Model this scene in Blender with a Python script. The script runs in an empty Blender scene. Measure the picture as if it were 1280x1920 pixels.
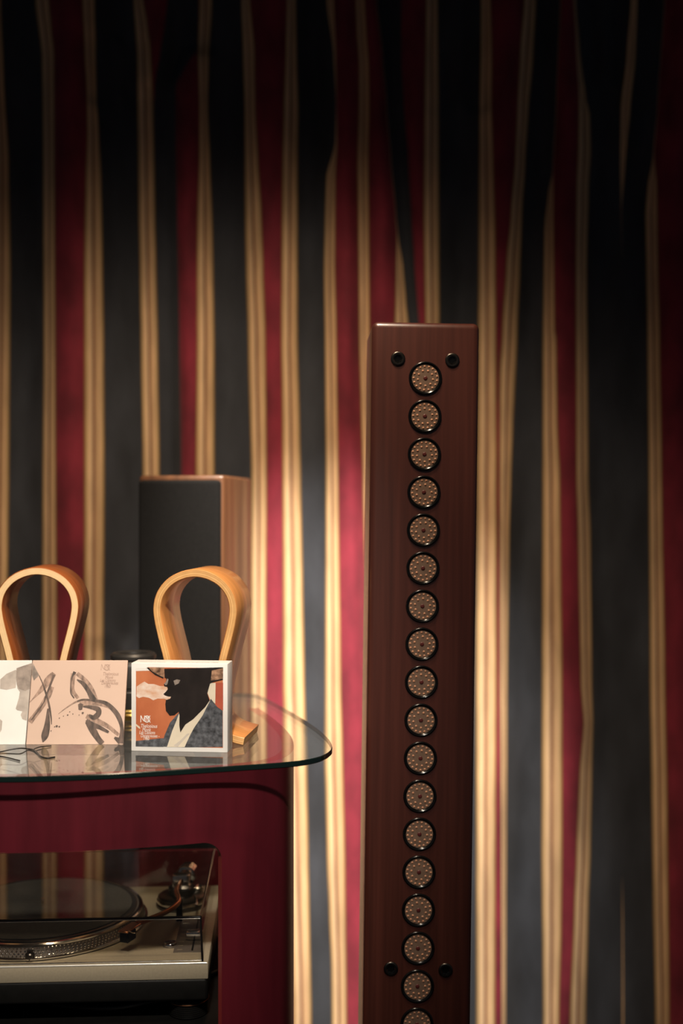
import bpy, bmesh, math, random
from mathutils import Vector, Matrix
random.seed(7)
sc = bpy.context.scene
COL = sc.collection
F = 40.0 / 24.0 * 1280.0          # focal length in pixels of the 1280x1920 photograph
CAMZ = 1.30

# ------------------------------------------------------------------ camera, world, lights, exposure
cam_d = bpy.data.cameras.new('camera')
cam_d.sensor_fit = 'HORIZONTAL'; cam_d.sensor_width = 24.0; cam_d.lens = 40.0
cam_d.clip_start = 0.02
cam_d.dof.use_dof = True; cam_d.dof.focus_distance = 1.68; cam_d.dof.aperture_fstop = 1.9
cam = bpy.data.objects.new('camera', cam_d); COL.objects.link(cam)
cam.location = (0, 0, CAMZ); cam.rotation_euler = (math.radians(90), 0, 0)
sc.camera = cam

w = bpy.data.worlds.new('world'); sc.world = w; w.use_nodes = True
bg = w.node_tree.nodes['Background']
bg.inputs[0].default_value = (0.50, 0.52, 0.60, 1); bg.inputs[1].default_value = 0.07

def spot(name, loc, target, energy, size_deg, blend, color, radius):
    d = bpy.data.lights.new(name, 'SPOT'); d.energy = energy; d.spot_size = math.radians(size_deg)
    d.spot_blend = blend; d.color = color; d.shadow_soft_size = radius
    o = bpy.data.objects.new(name, d); COL.objects.link(o); o.location = loc
    o.rotation_euler = (Vector(target) - Vector(loc)).to_track_quat('-Z', 'Y').to_euler()
    return o
spot('curtain_spotlight', (0.0, 1.42, 2.70), (-0.01, 2.70, 0.60), 680, 31, 1.0, (1.0, 0.92, 0.82), 0.04)
spot('curtain_flood', (-0.12, 1.40, 2.72), (-0.20, 2.70, 0.52), 84, 66, 1.0, (1.0, 0.77, 0.54), 0.06)
spot('added_wide_flood', (-0.08, 1.02, 2.72), (-0.25, 2.70, 0.42), 56, 76, 1.0, (1.0, 0.77, 0.54), 0.06)  # added wide flood: softens the curtain pool, lifts the column front; no separate fixture
spot('table_spotlight', (-0.10, -0.10, 2.55), (-0.37, 1.66, 1.00), 245, 30, 1.0, (1.0, 0.89, 0.76), 0.05)

vs = sc.view_settings
vs.view_transform = 'Standard'; vs.look = 'None'; vs.exposure = 0.0; vs.gamma = 1.0
vs.use_curve_mapping = False
sc.cycles.transparent_max_bounces = 24
sc.cycles.max_bounces = 10

# ------------------------------------------------------------------ materials
def new_mat(name):
    m = bpy.data.materials.new(name); m.use_nodes = True
    nt = m.node_tree
    return m, nt, nt.nodes['Principled BSDF']

def pmat(name, col, rough=0.5, metal=0.0, var=0.0, scale=(20, 20, 20), bump=0.0, coat=0.0, sheen=0.0, spec=0.5, detail=4.0, col2=None, crough=0.08):
    m, nt, b = new_mat(name)
    b.inputs['Base Color'].default_value = (*col, 1)
    b.inputs['Roughness'].default_value = rough
    b.inputs['Metallic'].default_value = metal
    b.inputs['Specular IOR Level'].default_value = spec
    if coat: b.inputs['Coat Weight'].default_value = coat; b.inputs['Coat Roughness'].default_value = crough
    if sheen: b.inputs['Sheen Weight'].default_value = sheen; b.inputs['Sheen Roughness'].default_value = 0.5
    if var or bump:
        tc = nt.nodes.new('ShaderNodeTexCoord'); mp = nt.nodes.new('ShaderNodeMapping')
        mp.inputs['Scale'].default_value = scale
        nz = nt.nodes.new('ShaderNodeTexNoise'); nz.inputs['Scale'].default_value = 1.0; nz.inputs['Detail'].default_value = detail
        nt.links.new(tc.outputs['Object'], mp.inputs['Vector']); nt.links.new(mp.outputs[0], nz.inputs['Vector'])
        if var:
            r = nt.nodes.new('ShaderNodeValToRGB')
            a = tuple(max(0, c * (1 - var)) for c in col); z = col2 or tuple(min(1, c * (1 + var)) for c in col)
            r.color_ramp.elements[0].position = 0.3; r.color_ramp.elements[1].position = 0.7
            r.color_ramp.elements[0].color = (*a, 1); r.color_ramp.elements[1].color = (*z, 1)
            nt.links.new(nz.outputs['Fac'], r.inputs[0]); nt.links.new(r.outputs[0], b.inputs['Base Color'])
        if bump:
            bp = nt.nodes.new('ShaderNodeBump'); bp.inputs['Strength'].default_value = bump; bp.inputs['Distance'].default_value = 0.002
            nt.links.new(nz.outputs['Fac'], bp.inputs['Height']); nt.links.new(bp.outputs[0], b.inputs['Normal'])
    return m

def ramp_attr_mat(name, attr, stops, rough=0.7, sheen=0.0, var_scale=None, var=0.15, coat=0.0):
    """colour stops across a strip (attribute 0..1), with a little grain along it"""
    m, nt, b = new_mat(name)
    at = nt.nodes.new('ShaderNodeAttribute'); at.attribute_name = attr
    r = nt.nodes.new('ShaderNodeValToRGB'); cr = r.color_ramp
    cr.elements[0].position = stops[0][0]; cr.elements[0].color = (*stops[0][1], 1)
    cr.elements[1].position = stops[-1][0]; cr.elements[1].color = (*stops[-1][1], 1)
    for p, c in stops[1:-1]:
        e = cr.elements.new(p); e.color = (*c, 1)
    nt.links.new(at.outputs['Fac'], r.inputs[0])
    out = r.outputs[0]
    if var_scale:
        tc = nt.nodes.new('ShaderNodeTexCoord'); mp = nt.nodes.new('ShaderNodeMapping'); mp.inputs['Scale'].default_value = var_scale
        nz = nt.nodes.new('ShaderNodeTexNoise'); nz.inputs['Scale'].default_value = 1.0; nz.inputs['Detail'].default_value = 5
        nt.links.new(tc.outputs['Object'], mp.inputs[0]); nt.links.new(mp.outputs[0], nz.inputs['Vector'])
        mr = nt.nodes.new('ShaderNodeMapRange'); mr.inputs['From Min'].default_value = 0.3; mr.inputs['From Max'].default_value = 0.7
        mr.inputs['To Min'].default_value = 1 - var; mr.inputs['To Max'].default_value = 1 + var
        nt.links.new(nz.outputs['Fac'], mr.inputs[0])
        mx = nt.nodes.new('ShaderNodeVectorMath'); mx.operation = 'SCALE'
        nt.links.new(out, mx.inputs[0]); nt.links.new(mr.outputs[0], mx.inputs['Scale'])
        out = mx.outputs[0]
    nt.links.new(out, b.inputs['Base Color'])
    b.inputs['Roughness'].default_value = rough
    if sheen: b.inputs['Sheen Weight'].default_value = sheen
    if coat: b.inputs['Coat Weight'].default_value = coat; b.inputs['Coat Roughness'].default_value = 0.15
    return m

def clear_mat(name, tint, ior=1.5, rough=0.01, dust=0.0):
    """a clear sheet: light passes straight through, the surface mirrors by Fresnel"""
    m = bpy.data.materials.new(name); m.use_nodes = True; nt = m.node_tree; nt.nodes.clear()
    out = nt.nodes.new('ShaderNodeOutputMaterial'); mix = nt.nodes.new('ShaderNodeMixShader')
    tr = nt.nodes.new('ShaderNodeBsdfTransparent'); tr.inputs[0].default_value = (*tint, 1)
    gl = nt.nodes.new('ShaderNodeBsdfGlossy'); gl.inputs['Roughness'].default_value = rough
    gl.inputs[0].default_value = (1, 1, 1, 1)
    fr = nt.nodes.new('ShaderNodeFresnel')
    geo = nt.nodes.new('ShaderNodeNewGeometry')
    mr = nt.nodes.new('ShaderNodeMapRange'); mr.inputs['To Min'].default_value = ior; mr.inputs['To Max'].default_value = 1.0 / ior
    nt.links.new(geo.outputs['Backfacing'], mr.inputs[0]); nt.links.new(mr.outputs[0], fr.inputs[0])
    nt.links.new(fr.outputs[0], mix.inputs[0]); base = tr.outputs[0]
    if dust:
        df = nt.nodes.new('ShaderNodeBsdfDiffuse'); df.inputs[0].default_value = (0.8, 0.78, 0.74, 1)
        m2 = nt.nodes.new('ShaderNodeMixShader'); m2.inputs[0].default_value = dust
        nt.links.new(tr.outputs[0], m2.inputs[1]); nt.links.new(df.outputs[0], m2.inputs[2]); base = m2.outputs[0]
    nt.links.new(base, mix.inputs[1]); nt.links.new(gl.outputs[0], mix.inputs[2])
    nt.links.new(mix.outputs[0], out.inputs[0])
    return m

M = {}
M['navy'] = pmat('navy velvet', (0.035, 0.039, 0.049), 0.85, var=0.35, scale=(14, 14, 5), bump=0.25, sheen=0.10, detail=6)
M['burg'] = pmat('burgundy velvet', (0.225, 0.018, 0.036), 0.85, var=0.36, scale=(16, 16, 8), bump=0.25, sheen=0.10, detail=6)
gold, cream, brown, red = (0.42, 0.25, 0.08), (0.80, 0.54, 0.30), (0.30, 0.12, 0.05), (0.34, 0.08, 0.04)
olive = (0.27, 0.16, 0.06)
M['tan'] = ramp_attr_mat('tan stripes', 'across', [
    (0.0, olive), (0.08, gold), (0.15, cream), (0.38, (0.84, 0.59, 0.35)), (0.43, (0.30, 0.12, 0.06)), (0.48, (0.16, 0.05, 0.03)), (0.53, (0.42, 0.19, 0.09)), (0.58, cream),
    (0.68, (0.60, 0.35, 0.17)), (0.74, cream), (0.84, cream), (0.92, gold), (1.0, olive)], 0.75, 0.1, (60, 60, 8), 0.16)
M['wall'] = pmat('dark painted wall', (0.06, 0.055, 0.055), 0.9, var=0.1, scale=(4, 4, 4))
M['floor'] = pmat('dark wooden floor', (0.05, 0.03, 0.02), 0.45, var=0.3, scale=(4, 40, 4))
M['ceiling'] = pmat('grey ceiling', (0.10, 0.10, 0.10), 0.9, var=0.05, scale=(3, 3, 3))
M['cab'] = pmat('burgundy stained wood', (0.084, 0.0066, 0.0125), 0.42, var=0.25, scale=(30, 30, 3), coat=0.15, bump=0.03, crough=0.2, spec=0.35)
M['cab_edge'] = pmat('red stained edge', (0.30, 0.03, 0.03), 0.5, var=0.2, scale=(40, 40, 5))
M['lining'] = pmat('bare wood lining', (0.34, 0.22, 0.12), 0.5, var=0.2, scale=(30, 30, 3))
M['glass'] = clear_mat('clear table glass', (0.93, 0.955, 0.94), 1.52, 0.012, 0.03)
M['glass_edge'] = pmat('dark green glass edge', (0.004, 0.012, 0.010), 0.12, spec=0.8)
M['cover'] = clear_mat('smoked acrylic', (0.90, 0.87, 0.82), 1.49, 0.02)
M['cover_edge'] = pmat('dark acrylic edge', (0.006, 0.005, 0.005), 0.1, spec=0.8)
M['col'] = pmat('dark mahogany', (0.074, 0.021, 0.0145), 0.38, var=0.28, scale=(90, 90, 2.5), coat=0.45, bump=0.03, crough=0.14)
M['black_gloss'] = pmat('black gloss plastic', (0.004, 0.004, 0.004), 0.18, var=0.2, scale=(60, 60, 60))
M['black'] = pmat('black plastic', (0.005, 0.0048, 0.0045), 0.5, spec=0.2, var=0.2, scale=(60, 60, 60))
M['blackcloth'] = pmat('black speaker cloth', (0.0055, 0.005, 0.0047), 0.9, var=0.3, scale=(400, 400, 400), spec=0.15)
M['plate'] = pmat('brown perforated plate', (0.21, 0.135, 0.095), 0.5, metal=0.0, var=0.12, scale=(150, 150, 150))
M['dot'] = pmat('pale copper dot', (0.62, 0.31, 0.18), 0.45, var=0.1, scale=(60, 60, 60))
M['cap'] = pmat('dark red dust cap', (0.10, 0.02, 0.018), 0.4, var=0.1, scale=(60, 60, 60))
M['steel'] = pmat('dark steel', (0.10, 0.09, 0.08), 0.32, metal=1.0, var=0.1, scale=(60, 60, 60))
M['chrome'] = pmat('chrome', (0.75, 0.73, 0.70), 0.12, metal=1.0, var=0.03, scale=(60, 60, 60))
M['silver'] = pmat('silver painted metal', (0.36, 0.31, 0.225), 0.42, metal=0.2, var=0.06, scale=(300, 300, 300))
M['silver_highlight'] = pmat('silver edge highlight', (0.80, 0.78, 0.72), 0.25, metal=0.6, var=0.03, scale=(60, 60, 60))  # paler silver for the highlight drawn on the plinth bevel
M['graphite'] = pmat('graphite print', (0.10, 0.085, 0.075), 0.5, var=0.1, scale=(90, 90, 90))
M['copper'] = pmat('copper tube', (0.55, 0.25, 0.13), 0.25, metal=1.0, var=0.08, scale=(60, 60, 60))
M['vinyl'] = pmat('black vinyl', (0.010, 0.010, 0.010), 0.25, var=0.2, scale=(60, 60, 60))
M['felt'] = pmat('charcoal felt', (0.032, 0.030, 0.028), 0.95, var=0.2, scale=(200, 200, 200))
M['spk'] = pmat('cherry wood veneer', (0.105, 0.043, 0.018), 0.4, var=0.3, scale=(60, 60, 3), coat=0.3)
M['ven1'] = pmat('dark cherry veneer', (0.30, 0.085, 0.022), 0.38, var=0.22, scale=(12, 90, 12), coat=0.25, detail=6)
M['ven2'] = pmat('light cherry veneer', (0.62, 0.27, 0.085), 0.38, var=0.15, scale=(12, 90, 12), coat=0.25, detail=6)
pa, pb = (0.72, 0.42, 0.17), (0.55, 0.28, 0.09)
M['ply1'] = ramp_attr_mat('pale birch plywood edge', 'across', [(0, (0.74, 0.50, 0.25)), (0.2, (0.84, 0.60, 0.33)), (0.35, (0.80, 0.55, 0.29)), (0.5, (0.86, 0.62, 0.35)), (0.66, (0.80, 0.55, 0.29)), (0.8, (0.84, 0.60, 0.33)), (1, (0.72, 0.47, 0.23))], 0.5, 0, (90, 90, 90), 0.06)
M['ply2'] = ramp_attr_mat('layered plywood edge', 'across', [(0, pb), (0.14, pa), (0.26, pb), (0.36, pa), (0.5, (0.78, 0.48, 0.2)), (0.62, pb), (0.74, pa), (0.88, (0.6, 0.31, 0.1)), (1, pa)], 0.5, 0, (90, 90, 90), 0.08)
M['white'] = pmat('white card', (0.80, 0.79, 0.77), 0.55, var=0.02, scale=(30, 30, 30))
M['card'] = pmat('cardboard edge', (0.55, 0.50, 0.44), 0.8, var=0.05, scale=(60, 60, 60))
M['pink'] = pmat('pink beige print', (0.57, 0.415, 0.335), 0.5, var=0.05, scale=(8, 8, 8))
M['paleprint'] = pmat('pale grey photo print', (0.74, 0.74, 0.72), 0.5, var=0.07, scale=(12, 12, 12))
M['greyprint'] = pmat('grey halftone print', (0.26, 0.215, 0.185), 0.5, var=0.4, scale=(70, 70, 70))
M['greylight'] = pmat('light grey halftone print', (0.42, 0.37, 0.33), 0.5, var=0.25, scale=(50, 50, 50))
M['ink'] = pmat('brushed ink', (0.06, 0.045, 0.037), 0.6, var=0.5, scale=(160, 160, 60), col2=(0.15, 0.10, 0.08))
M['inkpale'] = pmat('dry brushed ink', (0.20, 0.13, 0.10), 0.6, var=0.35, scale=(200, 200, 90), col2=(0.46, 0.31, 0.24))
M['inkline'] = pmat('thin brown print', (0.34, 0.22, 0.17), 0.6, var=0.1, scale=(60, 60, 60))
M['orange'] = pmat('orange backdrop print', (0.55, 0.14, 0.055), 0.45, var=0.25, scale=(16, 16, 12), col2=(0.66, 0.23, 0.10))
M['smoke'] = pmat('pale cloud print', (0.78, 0.42, 0.24), 0.5, var=0.15, scale=(55, 55, 90), col2=(0.86, 0.76, 0.68))
M['darkprint'] = pmat('near black print', (0.016, 0.012, 0.011), 0.4, var=0.4, scale=(30, 30, 30))
M['hatprint'] = pmat('straw print', (0.16, 0.07, 0.04), 0.45, var=0.7, scale=(120, 120, 160), col2=(0.55, 0.32, 0.2))
M['jacket'] = pmat('blue grey tweed print', (0.045, 0.05, 0.062), 0.5, var=0.65, scale=(150, 150, 150), col2=(0.13, 0.14, 0.16))
M['shirt'] = pmat('ivory print', (0.70, 0.63, 0.50), 0.5, var=0.08, scale=(40, 40, 30))
M['redprint'] = pmat('brick red print', (0.42, 0.09, 0.05), 0.5, var=0.15, scale=(40, 40, 40))
M['whiteprint'] = pmat('white print', (0.86, 0.84, 0.80), 0.5, var=0.02, scale=(40, 40, 40))
M['greytext'] = pmat('grey lettering', (0.42, 0.43, 0.44), 0.5, var=0.02, scale=(40, 40, 40))
M['brass'] = pmat('brass', (0.62, 0.44, 0.14), 0.25, metal=1.0, var=0.1, scale=(60, 60, 60))
M['canister'] = pmat('dark grey anodised metal', (0.035, 0.033, 0.031), 0.42, metal=0.3, var=0.15, scale=(60, 60, 60))
M['wire'] = pmat('thin black rubber', (0.015, 0.012, 0.011), 0.4, var=0.2, scale=(60, 60, 60))

# ------------------------------------------------------------------ helpers
def tag(o, label=None, cat=None, group=None, kind=None):
    if label: o['label'] = label
    if cat: o['category'] = cat
    if group: o['group'] = group
    if kind: o['kind'] = kind
    return o

def empty(name, loc, rot=(0, 0, 0)):
    o = bpy.data.objects.new(name, None); o.empty_display_size = 0.05
    COL.objects.link(o); o.location = loc; o.rotation_euler = rot
    return o

def link_mesh(name, me, mats, parent=None, loc=None, rot=None, smooth=False):
    o = bpy.data.objects.new(name, me); COL.objects.link(o)
    if not isinstance(mats, (list, tuple)): mats = [mats]
    if not me.materials:
        for m in mats: me.materials.append(m)
    if smooth:
        for p in me.polygons: p.use_smooth = True
    if parent: o.parent = parent
    if loc is not None: o.location = loc
    if rot is not None: o.rotation_euler = rot
    return o

def mesh(name, verts, faces, mats, parent=None, loc=None, rot=None, smooth=False, mi=None):
    me = bpy.data.meshes.new(name); me.from_pydata(verts, [], faces)
    o = link_mesh(name, me, mats, parent, loc, rot, smooth)
    if mi:
        for p, k in zip(me.polygons, mi): p.material_index = k
    me.update()
    return o

def bm_obj(name, bm, mats, parent=None, loc=None, rot=None, smooth=False):
    me = bpy.data.meshes.new(name); bm.to_mesh(me); bm.free()
    return link_mesh(name, me, mats, parent, loc, rot, smooth)

def auto(o, deg=35):
    me = o.data
    for p in me.polygons: p.use_smooth = True
    me.set_sharp_from_angle(angle=math.radians(deg))
    return o

def add_box(bm, c, s, bevel=0.0, seg=2):
    r = bmesh.ops.create_cube(bm, size=1.0, matrix=Matrix.Translation(c) @ Matrix.Diagonal((*s, 1)))
    if bevel:
        es = list({e for v in r['verts'] for e in v.link_edges})
        bmesh.ops.bevel(bm, geom=es, offset=bevel, segments=seg, profile=0.5, affect='EDGES')

def box(name, c, s, mat, parent=None, bevel=0.0, seg=2, loc=None, rot=None):
    bm = bmesh.new(); add_box(bm, c, s, bevel, seg)
    o = bm_obj(name, bm, mat, parent, loc, rot)
    return auto(o, 40) if bevel else o

def lathe(bm, prof, n=40, axis='Z', centre=(0, 0, 0), close=False):
    """prof: list of (radius, height)"""
    rings = []
    cx, cy, cz = centre
    for r, h in prof:
        ring = []
        if r < 1e-6:
            p = (cx, cy, cz + h) if axis == 'Z' else (cx, cy + h, cz)
            v = bm.verts.new(p); ring = [v] * n
        else:
            for i in range(n):
                a = 2 * math.pi * i / n
                p = (cx + r * math.cos(a), cy + r * math.sin(a), cz + h) if axis == 'Z' else (cx + r * math.cos(a), cy + h, cz + r * math.sin(a))
                ring.append(bm.verts.new(p))
        rings.append(ring)
    for a, b in zip(rings, rings[1:]):
        for i in range(n):
            j = (i + 1) % n
            vs = []
            for v in (a[i], a[j], b[j], b[i]):
                if v not in vs: vs.append(v)
            if len(vs) >= 3:
                try: bm.faces.new(vs)
                except ValueError: pass
    bmesh.ops.recalc_face_normals(bm, faces=bm.faces)

def lathe_obj(name, prof, mat, parent=None, n=40, axis='Z', loc=None, rot=None, deg=35):
    bm = bmesh.new(); lathe(bm, prof, n, axis)
    return auto(bm_obj(name, bm, mat, parent, loc, rot), deg)

def catmull(pts, n=8, closed=False):
    P = [Vector(p) for p in pts]; out = []
    m = len(P); rng = range(m if closed else m - 1)
    for i in rng:
        p1, p2 = P[i], P[(i + 1) % m]
        p0 = P[i - 1] if (i > 0 or closed) else p1 * 2 - p2
        p3 = P[(i + 2) % m] if (i + 2 < m or closed) else p2 * 2 - p1
        for k in range(n):
            t = k / n
            out.append(0.5 * ((2 * p1) + (p2 - p0) * t + (2 * p0 - 5 * p1 + 4 * p2 - p3) * t * t + (3 * p1 - p0 - 3 * p2 + p3) * t ** 3))
    if not closed: out.append(P[-1].copy())
    return out

def tube(bm, pts, r, n=8):
    P = [Vector(p) for p in pts]; rings = []
    rs = r if isinstance(r, (list, tuple)) else [r] * len(P)
    up = Vector((0, 0, 1))
    for i, p in enumerate(P):
        t = (P[min(i + 1, len(P) - 1)] - P[max(i - 1, 0)]).normalized()
        a = t.cross(up)
        if a.length < 1e-3: a = t.cross(Vector((1, 0, 0)))
        a.normalize(); b = t.cross(a)
        rings.append([bm.verts.new(p + (a * math.cos(2 * math.pi * k / n) + b * math.sin(2 * math.pi * k / n)) * rs[i]) for k in range(n)])
    for A, B in zip(rings, rings[1:]):
        for k in range(n): bm.faces.new((A[k], A[(k + 1) % n], B[(k + 1) % n], B[k]))
    bm.faces.new(rings[0]); bm.faces.new(rings[-1])
    bmesh.ops.recalc_face_normals(bm, faces=bm.faces)

def tube_obj(name, pts, r, mat, parent=None, n=8, loc=None):
    bm = bmesh.new(); tube(bm, pts, r, n)
    return auto(bm_obj(name, bm, mat, parent, loc), 50)

def flat(name, pts, mat, parent, off):
    """a printed flat shape in the x-z plane of its parent, raised by off towards -y"""
    vs = [(p[0], -off, p[1]) for p in pts]
    area = sum(pts[i][0] * pts[(i + 1) % len(pts)][1] - pts[(i + 1) % len(pts)][0] * pts[i][1] for i in range(len(pts)))
    idx = list(range(len(vs)))
    if area < 0: idx.reverse()
    return mesh(name, vs, [idx], mat, parent)

def ribbon_verts(pts, widths, off, V, Fc, n=6):
    P = catmull([(p[0], p[1], wd) for p, wd in zip(pts, widths)], n)
    b = len(V)
    for i, p in enumerate(P):
        q = P[min(i + 1, len(P) - 1)] - P[max(i - 1, 0)]
        t = Vector((q.x, q.y)).normalized(); nrm = Vector((-t.y, t.x)); hw = max(p.z, 0.00005) / 2
        V.append((p.x + nrm.x * hw, -off, p.y + nrm.y * hw)); V.append((p.x - nrm.x * hw, -off, p.y - nrm.y * hw))
    for i in range(len(P) - 1):
        a = b + 2 * i
        Fc.append((a, a + 1, a + 3, a + 2))

def strokes(name, list_, mat, parent, off):
    V, Fc = [], []
    for k, (pts, wd) in enumerate(list_):
        ribbon_verts(pts, wd if isinstance(wd, (list, tuple)) else [wd] * len(pts), off + k * 0.00002, V, Fc)
    return mesh(name, V, Fc, mat, parent)

def text_mesh(name, s, size, mat, parent, loc, rot=(math.radians(90), 0, 0), shear=0.0, sx=1.0, space=1.0):
    cu = bpy.data.curves.new(name, 'FONT'); cu.body = s; cu.size = size; cu.shear = shear; cu.space_character = space; cu.space_line = 0.8
    t = bpy.data.objects.new(name + '_tmp', cu); COL.objects.link(t)
    dg = bpy.context.evaluated_depsgraph_get(); dg.update()
    me = bpy.data.meshes.new_from_object(t.evaluated_get(dg)); bpy.data.objects.remove(t)
    me.name = name; me.materials.clear()
    o = link_mesh(name, me, mat, parent, loc, rot)
    o.scale = (sx, 1, 1)
    return o

def copy_tree(o, parent=None):
    c = o.copy(); COL.objects.link(c)
    if parent: c.parent = parent
    for ch in list(o.children): copy_tree(ch, c)
    return c

# ------------------------------------------------------------------ the room
tag(box('floor', (0, 1.0, -0.02), (5.0, 4.4, 0.04), M['floor']), 'dark wooden floor under the striped curtain', 'floor', kind='structure')
tag(box('wall_back', (0, 3.06, 1.4), (5.0, 0.06, 2.8), M['wall']), 'dark wall behind the striped curtain', 'wall', kind='structure')
tag(box('ceiling', (0, 1.0, 2.83), (5.0, 4.4, 0.06), M['ceiling']), 'grey ceiling above the curtain', 'ceiling', kind='structure')

# ------------------------------------------------------------------ striped curtain
DC = 2.72
def kn(*a):     # (y, x) knots
    return [(a[i], a[i + 1]) for i in range(0, len(a), 2)]
def C(x): return [(0, x)]
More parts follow.
